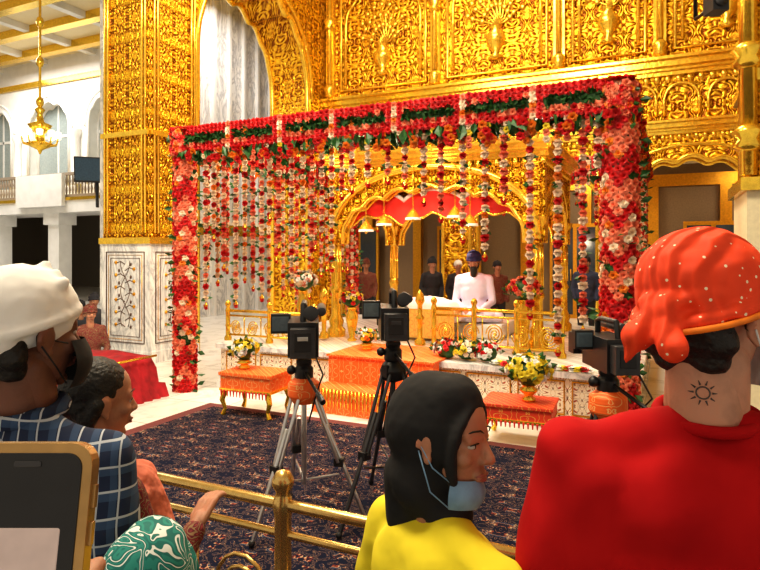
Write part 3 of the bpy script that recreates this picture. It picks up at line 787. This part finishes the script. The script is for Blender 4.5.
def person(name,loc,yaw,s=1.0,hr=(0,0,0),arms=None,top=None,bottom=None,skm=sk_m,sleeve='long',voxel=.012,gear=None,gmat=None,hair=True,
           beard=None,seated=False,w=1.0,female=False,hv=.006,hands=True,robe=False,disp=.012,curl=.6,disp2=0,neck=1.0,extra=[],hm=None):
    e=empty(name,Matrix.Translation(loc)@Matrix.Rotation(yaw,4,'Z')@Matrix.Scale(s,4))
    dz=-.84 if seated else 0
    V=lambda x,y,z: Vector((x,y,z+dz))
    sh=.178*w*(0.88 if female else 1); arms=arms or {}
    aL=arms.get('L',((-.24*w,-.03,1.13+dz),(-.2,.1,.93+dz))); aR=arms.get('R',((.24*w,-.03,1.13+dz),(.2,.1,.93+dz)))
    if seated and not arms: aL=((-.25,.02,1.1+dz),(-.12,.25,1.02+dz)); aR=((.25,.02,1.1+dz),(.12,.25,1.02+dz))
    sr=.052 if female else .06
    tp=[('e',V(0,0,1.03),(.165*w,.12*w,.17)),('e',V(0,.0,1.22),(.175*w,.118*w,.2)),('e',V(0,-.005,1.34),(.185*w*(.9 if female else 1),.112*w,.12)),
        ('e',V(0,0,.93),(.172*w,.13*w,.1)),
        ('c',V(-sh,-.005,1.405),V(sh,-.005,1.405),sr,sr),('c',V(-sh*.9,-.01,1.42),V(-.035,-.012,1.45),.045,.052),('c',V(sh*.9,-.01,1.42),V(.035,-.012,1.45),.045,.052)]+extra
    if female: tp+=[('e',V(.075,.09,1.27),(.07,.06,.07)),('e',V(-.075,.09,1.27),(.07,.06,.07))]
    nf=neck*(.85 if female else 1)
    skp=[('c',V(0,.018,1.45),V(0,.006,1.56),.056*nf,.054*nf)]
    for sg,(el,wr) in ((-1,aL),(1,aR)):
        S_=V(sg*sh,-.005,1.40); el=Vector(el); wr=Vector(wr)
        if sleeve=='long': tp+=[('c',S_,el,sr+.004,.05),('c',el,wr,.05,.038)]
        else:
            me_=S_.lerp(el,.62); tp+=[('c',S_,me_,sr+.008,sr+.003)]; skp+=[('c',S_.lerp(el,.3),el,.047,.041)]
        skp+=[('c',el,wr,.040,.026)]
        if hands:
            d=(wr-el).normalized(); x_=Vector((sg,0,0)); x_=(x_-d*x_.dot(d)).normalized(); z_=x_.cross(d)
            Mh=Matrix((( *x_,0),(*d,0),(*z_,0),(0,0,0,1))).transposed(); Mh.translation=wr+d*.02
            hand('hand_right' if sg>0 else 'hand_left',e,Mh,skm,curl,-sg,.0045 if voxel<.013 else .007)
    if robe: tp+=[('c',V(0,0,.95),V(0,0,.45),.17,.24)] if not seated else [('e',V(0,.12,.93),(.36,.28,.1))]
    blob('upper_garment',tp,voxel,top,e,None,6,disp,.09,disp2)
    nk_=blob('neck_and_arms',skp,.008,skm,e,None,2)
    if seated: lp=[('c',(-.09,0,.1),(-.34,.2,.08),.09,.07),('c',(.09,0,.1),(.34,.2,.08),.09,.07),('c',(-.34,.2,.07),(.05,.33,.06),.065,.05),('c',(.34,.2,.07),(-.05,.33,.06),.065,.05),('e',(0,-.02,.1),(.17,.14,.1))]
    else: lp=[('c',(sg*.09,0,.9),(sg*.1,.015,.5),.09*w,.062) for sg in(-1,1)]+[('c',(sg*.1,.015,.5),(sg*.1,-.01,.1),.06,.045) for sg in(-1,1)]+[('e',(0,0,.92),(.16*w,.115*w,.1))]
    blob('trousers',lp,.014,bottom or top,e,None,4,disp*.7,.09)
    if not seated: blob('feet',[p for sg in(-1,1) for p in (('c',(sg*.1,-.04,.037),(sg*.115,.13,.027),.035,.025),('c',(sg*.1,-.01,.05),(sg*.1,-.01,.12),.034,.035))],.009,skm,e,None,2)
    HM=Matrix.Translation(V(0,.015,1.635))@Euler(hr,'ZYX').to_matrix().to_4x4()
    hd=head(e,HM,skm,hv,hair,beard,female=female,hairmode=hm or ('nape' if gear else 'full'))
    if gear: gear(e,HM,gmat)
    e['_']=0
    person.neck=nk_; person.head=hd
    return e,HM
def g_turban(e,M,mat):
    pr=[('e',(0,-.015,.075),(.100,.118,.078),(.15,0,0))]
    for i in range(6):
        z=.025+i*.02
        for k in range(10):
            a=2*pi*k/10; b=2*pi*(k+1)/10; rr=.1-.006*i
            f_=lambda t:(rr*.92*cos(t),-.015+rr*1.12*sin(t),z+.022*sin(t)+(.03*(1-abs(cos(t))) if i%2 and sin(t)>0 else 0))
            pr.append(('c',f_(a),f_(b),.015,.015))
    blob('turban',pr,.008,mat,e,M,1,.004,.03)
def g_cap(e,M,mat):
    pr=[('e',(0,-.018,.048),(.090,.112,.090)),('e',(0,-.07,.0),(.072,.052,.06)),('c',(0,-.115,-.02),(.01,-.12,-.09),.028,.02),('c',(.02,-.115,-.0),(-.02,-.115,-.0),.028,.028)]
    for k in range(16):
        a=2*pi*k/16;b=2*pi*(k+1)/16; f_=lambda t:(.085*cos(t),-.018+.108*sin(t),.022+.03*sin(t)); pr.append(('c',f_(a),f_(b),.011,.011))
    for j in range(5):
        x_=(-2+j)*.033; pr.append(('c',(x_,.03,.135-abs(x_)*.5),(x_*.35,-.115,.02),.012,.014))
    blob('head_cloth',pr,.006,mat,e,M,2,.006,.05)
def g_hood(e,M,mat,full=True):
    pr=[('e',(0,-.035,.022),(.094,.110,.116)),('e',(0,-.04,-.09),(.080,.082,.10)),('c',(0,.0,-.14),(0,.02,-.155),.056,.055),('c',(0,-.07,-.1),(0,-.075,-.19),.065,.05)]
    if full: pr+=[('c',(-.1,-.02,-.235),(.1,-.02,-.235),.045,.045),('e',(0,-.03,-.2),(.12,.10,.07)),('c',(0,.055,-.2),(.04,.1,-.34),.06,.045),('c',(.1,.0,-.24),(.12,.1,-.4),.05,.05)]
    for k in range(24):
        a=2*pi*k/24;b=2*pi*(k+1)/24; f_=lambda t:(.071*cos(t),.045+.016*max(0,sin(t)),-.012+.090*sin(t)); pr.append(('c',f_(a),f_(b),.0115,.0115))
    pr+=[('e',(0,.0,.075),(.072,.070,.062))]
    blob('head_scarf',pr,.006,mat,e,M,5,.004,.05,.005)
def g_hood_short(e,M,mat): g_hood(e,M,mat,False)
def g_shawl(e,M,mat):
    T=Matrix.Translation(M.translation)
    pr=[]
    for i in range(4):
        for k in range(14):
            a=2*pi*k/14; b=2*pi*(k+1)/14; rx=.085+.03*i; ry=.085+.018*i
            f_=lambda t:(rx*cos(t),-.02+ry*sin(t),-.165-.028*i-.012*sin(2*t)-.02*sin(t)); pr.append(('c',f_(a),f_(b),.022,.022))
    pr+=[('c',(.09,.07,-.24),(.14,.12,-.45),.05,.06),('c',(.05,.1,-.24),(.06,.13,-.5),.045,.05),('c',(-.12,-.06,-.24),(-.14,-.1,-.5),.05,.055),('c',(0,-.09,-.24),(-.05,-.12,-.5),.06,.05)]
    blob('coral_shawl',pr,.007,mat,e,T,3,.008,.05,.008)
def place(px,py,d,s,zh=1.635):
    q=P(px,py,d); return Vector((q.x,q.y,0.012))
t=NT('red_tshirt_cotton'); co,_=t.coord(); n=t.noise(co,9,3); t.bump(t.noise(co,5,2),.5,.03)
red_shirt=t.set(t.ramp(n,[(.3,(.38,.005,.008)),(.7,(.50,.010,.012))]),.9,0,Specular_IOR_Level=.2)
yellow_shirt=plain('yellow_tshirt',(.84,.70,.03),.85,nscale=6,nstr=.5,var=.05,nd=.03)
t=NT('navy_plaid_shirt'); co,xyz=t.coord()
def line(t,c_,period,off,wd):
    a=t.math('FRACT',t.math('ADD',t.math('DIVIDE',c_,period),off)); return t.math('LESS_THAN',a,wd)
nz=t.math('MULTIPLY',t.noise(co,6,1),.03)
hx=t.math('ADD',t.math('ADD',xyz[0],t.math('MULTIPLY',xyz[1],.6)),nz); hz=t.math('ADD',xyz[2],nz)
a1=line(t,hx,.042,0.1,.09); a2=line(t,hz,.042,.3,.09); b1=line(t,hx,.042,.5,.35); b2=line(t,hz,.042,.6,.35)
base=t.mix(t.math('MULTIPLY',b1,.5),(.012,.022,.06),(.05,.10,.20)); base=t.mix(t.math('MULTIPLY',b2,.5),base,(.05,.10,.20))
col=t.mix(t.math('MAXIMUM',a1,a2),base,(.42,.46,.52)); t.bump(t.noise(co,6,2),.5,.03); plaid=t.set(col,.9)
t=NT('orange_red_dotted_scarf'); co,xyz=t.coord(); v=t.vor(co,62); m_=t.math('LESS_THAN',v,.15)
fo=t.n('ShaderNodeTexWave'); fo.inputs['Scale'].default_value=9; fo.inputs['Distortion'].default_value=5; t.l(co,fo.inputs[0]); t.bump(fo.outputs[1],.6,.02)
dots=t.set(t.mix(m_,(.84,.065,.012),(.95,.78,.55)),.75)
def patterned(name,c1,c2,c3,sc=9):
    t=NT(name); co,xyz=t.coord(); n=t.noise(co,sc,1,.5,.8); w_=t.math('ABSOLUTE',t.math('SINE',t.math('MULTIPLY',n,24)))
    return t.set(t.ramp(w_,[(.0,c2),(.3,c2),(.34,c1),(.85,c1),(.9,c3)]),.85)
teal=patterned('teal_paisley',(.01,.14,.13),(.65,.70,.68),(.02,.22,.19),16)
maroon=patterned('maroon_print',(.11,.006,.015),(.22,.03,.03),(.22,.14,.07),24)
pink=plain('coral_scarf',(.82,.24,.15),.85,nscale=9,nstr=.8,nd=.05,var=.25)
blk=plain('black_cotton',(.012,.012,.014),.85,nscale=8,nstr=.4,nd=.03)
blue_t=plain('blue_turban_cloth',(.015,.02,.10),.8,nscale=20,nstr=.3); white_r=plain('lavender_white_robe',(.72,.68,.86),.8,nscale=7,nstr=.4,var=.05,nd=.02)
dgarm=plain('dark_garment',(.03,.03,.04),.8,nscale=8,nstr=.4); denim=plain('denim',(.05,.07,.14),.85)
mask_b=plain('blue_mask',(.20,.36,.55),.7); mask_w=plain('white_mask',(.8,.8,.8),.7)

def g_band(e,M,mat):
    pr=[('e',(0,-.012,.056),(.092,.114,.088),(.12,0,0)),('e',(0,-.06,.03),(.078,.06,.06))]
    for k in range(16):
        a=2*pi*k/16;b=2*pi*(k+1)/16; f_=lambda t:(.087*cos(t),-.012+.110*sin(t),.018+.035*sin(t)); pr.append(('c',f_(a),f_(b),.011,.011))
    pr+=[('e',(0,-.13,.0),(.026,.02,.022)),('c',(0,-.125,.0),(-.02,-.155,-.035),.015,.024),('c',(0,-.125,0),(.035,-.15,-.05),.014,.022),('c',(-.02,-.155,-.035),(-.03,-.165,-.07),.02,.006)]
    for j in range(5):
        x_=(-2+j)*.036; pr.append(('c',(x_,.05,.130-abs(x_)*.6),(x_*.3,-.125,.015),.011,.014))
    blob('dotted_head_scarf',pr,.005,mat,e,M,2,.005,.045)
    m=MB()
    pts=[(.096*cos(t_),-.012+.120*sin(t_),.006+.035*sin(t_)) for t_ in [2*pi*k/32 for k in range(32)]]
    m.tube(pts,.005,6,0,True); m.build('scarf_border',[fl[ORG]],e,M=M)
loc=place(708,318,.95,1)
by=yaw_of(.25,1); hy=yaw_of(.85,.55)-by
e,HM=person('man_in_red_tshirt',loc,by,1.0,(-.12,0,hy),top=red_shirt,bottom=denim,skm=sk_l,sleeve='short',voxel=.009,gear=g_band,gmat=dots,w=1.12,hv=.0045,disp=.010,disp2=.009,neck=1.12,
  extra=[('c',(-.17,-.02,1.37),(-.19,-.02,1.2),.075,.07),('c',(.17,-.02,1.37),(.19,-.02,1.2),.075,.07),('e',(0,-.04,1.35),(.15,.085,.11))])
m=MB(); m.tube([(.072*cos(a),.006+.070*sin(a),1.480+.010*sin(a)) for a in [2*pi*k/24 for k in range(24)]],.010,8,0,True); m.build('collar',[red_shirt],e)
from mathutils.bvhtree import BVHTree
trees=[]
for ob in (person.neck,person.head):
    trees.append(BVHTree.FromPolygons([ob.matrix_basis@v.co for v in ob.data.vertices],[tuple(p.vertices) for p in ob.data.polygons]))
def nk(x,z):
    ys=[]
    for t_ in trees:
        h=t_.ray_cast(Vector((x,-.4,z)),Vector((0,1,0)))
        if h[0] is not None: ys.append(h[0].y)
    return (x,(min(ys) if ys else -.05)-.0006,z)
m=MB(); cx,cz=-.022,1.527
m.tube([nk(cx+.009*cos(a),cz+.009*sin(a)) for a in [2*pi*k/16 for k in range(16)]],.0012,4,0,True)
for k in range(10):
    a=2*pi*k/10; m.tube([nk(cx+.012*cos(a),cz+.012*sin(a)),nk(cx+.019*cos(a),cz+.019*sin(a))],[.0016,.0005],4,0)
m.build('neck_tattoo',[plain('tattoo_ink',(.10,.08,.07),.6)],e)
def mask(e,M,mat,dz=0,sc=1.0):
    m=MB(); n=8; vs=[]
    for j in range(n+1):
        for i in range(n*2+1):
            a=radians(-75+150*i/(2*n)); z=(-.015-.095*j/n)*sc+dz; r_=(.072+.018*sin(pi*j/n))*(.5+.5*sc)
            vs.append((r_*sin(a)*.95,.03+(r_*cos(a)+.012*cos(a)**4)*(.4+.6*sc),z))
    w_=2*n+1
    m.add(vs,[(j*w_+i,j*w_+i+1,(j+1)*w_+i+1,(j+1)*w_+i) for j in range(n) for i in range(2*n)],0,True)
    for sx in(-1,1):
        for z in(-.02,-.1): m.tube([(sx*.062,.045,z*sc+dz),(sx*.08,.01,z*.6+dz*.6),(sx*.086,-.022,.0+z*.2)],.0016,5,0)
    m.build('face_mask',[mat],e,M=M)
mask(e,HM,mask_w)
by=yaw_of(.3,1); loc=place(22,318,1.15,1)
e,HM=person('man_in_plaid_shirt',loc,by,.967,(-.05,0,yaw_of(.5,.85)-by),top=plaid,bottom=denim,skm=sk_d,voxel=.009,gear=g_cap,gmat=white_cloth,w=1.03,hv=.005,disp=.012,disp2=.012)
mask(e,HM,blk)
m=MB(); m.tube([(.072*cos(a),.004+.070*sin(a),1.485+.010*sin(a)) for a in [2*pi*k/24 for k in range(24)]],.015,8,0,True); m.build('collar',[plaid],e)
by=yaw_of(.8,.5); loc=place(441,436,1.1,1)
e,HM=person('woman_in_yellow_tshirt',loc,by,.855,(-.12,0,yaw_of(1,-.6)-by),top=yellow_shirt,bottom=denim,skm=sk_m,sleeve='short',voxel=.009,gear=g_hood_short,gmat=blk,hair=False,female=True,hv=.0045,w=1.12,disp2=.008,extra=[('e',(0,-.04,1.37),(.14,.08,.10))])
mask(e,HM,mask_b,-.062,.62)
loc=place(96,412,1.5,1); by=yaw_of(.6,.8)
e,HM=person('woman_in_maroon_dress',loc,by,.835,(-.1,0,yaw_of(.75,.65)-by),arms={'R':((.23,.08,1.11),(.17,.22,1.21)),'L':((-.22,.02,1.1),(-.08,.2,1.06))},top=maroon,bottom=maroon,skm=sk_m,voxel=.01,gear=g_shawl,gmat=pink,hair=True,hm='full',female=True,curl=.5)
loc=place(150,640,.95,1); by=yaw_of(.2,1)
e,HM=person('girl_in_teal_dress',loc,by,.74,(0,0,0),top=teal,bottom=teal,skm=sk_m,voxel=.012,gear=g_hood,gmat=teal,hair=False,female=True)
# phone held low left
ph=empty('smartphone_in_hand',Matrix.Translation(P(17,566,.42))@Matrix.Rotation(A,4,'Z')@Matrix.Rotation(radians(-12),4,'X'))
m=MB()
def rrect(w_,h_,r_,n=6):
    out=[]
    for cx_,cz_,a0 in((w_/2-r_,h_/2-r_,0),(-w_/2+r_,h_/2-r_,pi/2),(-w_/2+r_,-h_/2+r_,pi),(w_/2-r_,-h_/2+r_,3*pi/2)):
        for i in range(n+1): a=a0+pi/2*i/n; out.append((cx_+r_*cos(a),cz_+r_*sin(a)))
    return out
def slab(mb,w_,h_,r_,y0,y1,mat,dz=0,dx=0):
    o=rrect(w_,h_,r_); n=len(o); vs=[(x+dx,y0,z+dz) for x,z in o]+[(x+dx,y1,z+dz) for x,z in o]
    mb.add(vs,[tuple(range(n)),tuple(range(2*n-1,n-1,-1))]+[(i,i+n,(i+1)%n+n,(i+1)%n) for i in range(n)],mat)
slab(m,.092,.165,.016,0,.012,0); slab(m,.078,.151,.011,-.001,0.001,1); slab(m,.062,.094,.002,-.0016,-.0005,2,-.022,-.003); slab(m,.02,.004,.0015,-.0018,-.0008,3,.068)
for z_ in (.02,.045): m.box((.047,.006,z_),(.003,.005,.016),0)
m.build('phone_body',[plain('phone_case_bronze',(.50,.31,.12),.25,.6),black_m,plain('phone_screen_view',(.60,.48,.44),.3,Emission_Strength=.10,Emission_Color=(.9,.7,.65,1)),dgrey],ph,bevel=.001)
hand('hand',ph,Matrix.Translation((0,.035,-.15))@Matrix.Rotation(radians(90),4,'X'),sk_m,.55,-1)
blob('forearm',[('c',(0,.03,-.16),(0,.0,-.40),.027,.042)],.008,sk_m,ph)

x,d=onY(474,8.3)
person('priest_in_blue_turban',(x,8.3,.775),yaw_of(-.25,-1),1.05,(-.25,0,0),top=white_r,skm=sk_m,voxel=.014,gear=g_turban,gmat=blue_t,beard=hair_m,seated=True,robe=True,w=1.1)
m=MB(); m.box((x,8.4,.665),(.95,.8,.2),0); m.build('priest_cushion',[white_cloth],bevel=.03)
for i,(px,wy,gr,gm,tpm,ss) in enumerate(((366,11.2,g_turban,maroon,maroon,.9),(432,11.3,g_turban,dgarm,dgarm,.92),(458,11.4,g_cap,white_cloth,dgarm,.9),(497,11.1,g_cap,dgarm,maroon,.9),(586,11.6,g_cap,blk,denim,.95),(700,10.8,g_turban,dgarm,dgarm,.98),(330,13.8,g_turban,blue_t,white_cloth,.95))):
    x,d=onY(px,wy); person('worshipper_standing',(x,wy,0),yaw_of(U(-.4,.3),-1),ss,(0,0,0),top=tpm,bottom=dgarm,skm=random.choice((sk_m,sk_l)),voxel=.02,gear=gr,gmat=gm,hair=False,hv=.009,hands=False)
for i,(px,py,gm,tpm) in enumerate(((60,352,white_cloth,denim),(80,346,blk,dgarm),(90,358,maroon,maroon),(70,335,fl[ORG],white_cloth),(94,334,dgarm,dgarm),(45,340,blk,maroon),(20,345,white_cloth,dgarm))):
    q=G(px,py+8); person('worshipper_seated',(q.x,q.y,0),yaw_of(.5,-.6),1.0,(0,0,0),top=tpm,bottom=dgarm,skm=sk_m,voxel=.02,gear=g_cap if i%2 else g_turban,gmat=gm,hair=False,hv=.009,seated=True,hands=False)

# ------------------------------------------------------------ lights, world, camera
def area(name,loc,size,power,col=(1,.87,.66),rot=(0,0,0),sy=None):
    l=bpy.data.lights.new(name,'AREA'); l.energy=power; l.color=col; l.size=size
    if sy: l.shape='RECTANGLE'; l.size_y=sy
    o=bpy.data.objects.new(name,l); bpy.context.collection.objects.link(o); o.location=loc; o.rotation_euler=rot; return o
area('ceiling_lamp_front',(-2.5,1.5,8.6),2.2,640,rot=(radians(30),0,0))
area('ceiling_lamp_center',(-3,8.3,8.7),3,520)
area('ceiling_lamp_left',(-5,3,7.5),2,350,rot=(radians(20),radians(20),0))
area('ceiling_lamp_gallery',(-20,11.5,8.6),5,750,(1,.95,.88))
area('ceiling_lamp_hall',(-2,14.8,3.86),1.2,80,sy=1.2)
area('ceiling_lamp_hall_right',(2,14.8,3.86),1.2,60)
area('ceiling_lamp_aisle',(-9.6,11.5,8.5),2,260,(1,.98,.95))
for x,y,z,p_ in ((-2.8,8.2,2.1,50),(-3.0,6.05,2.8,50),(-4.6,6.4,2.8,28),(-1.2,6.4,2.8,28)):
    l=bpy.data.lights.new('shrine_lamp','POINT'); l.energy=p_; l.color=(1,.85,.6); l.shadow_soft_size=.12
    o=bpy.data.objects.new('shrine_lamp',l); bpy.context.collection.objects.link(o); o.location=(x,y,z)
wd=bpy.data.worlds.new('world'); bpy.context.scene.world=wd; wd.use_nodes=True
wd.node_tree.nodes['Background'].inputs[0].default_value=(1,.88,.72,1); wd.node_tree.nodes['Background'].inputs[1].default_value=.62
cam=bpy.data.cameras.new('camera'); co_=bpy.data.objects.new('camera',cam); bpy.context.collection.objects.link(co_)
co_.location=(0,0,H0); co_.rotation_euler=(radians(90),0,A)
cam.sensor_width=36; cam.lens=36*F/760; cam.shift_y=-33/760; cam.clip_start=.02
bpy.context.scene.camera=co_
bpy.context.scene.view_settings.view_transform='Standard'
bpy.context.scene.view_settings.look='Medium High Contrast'
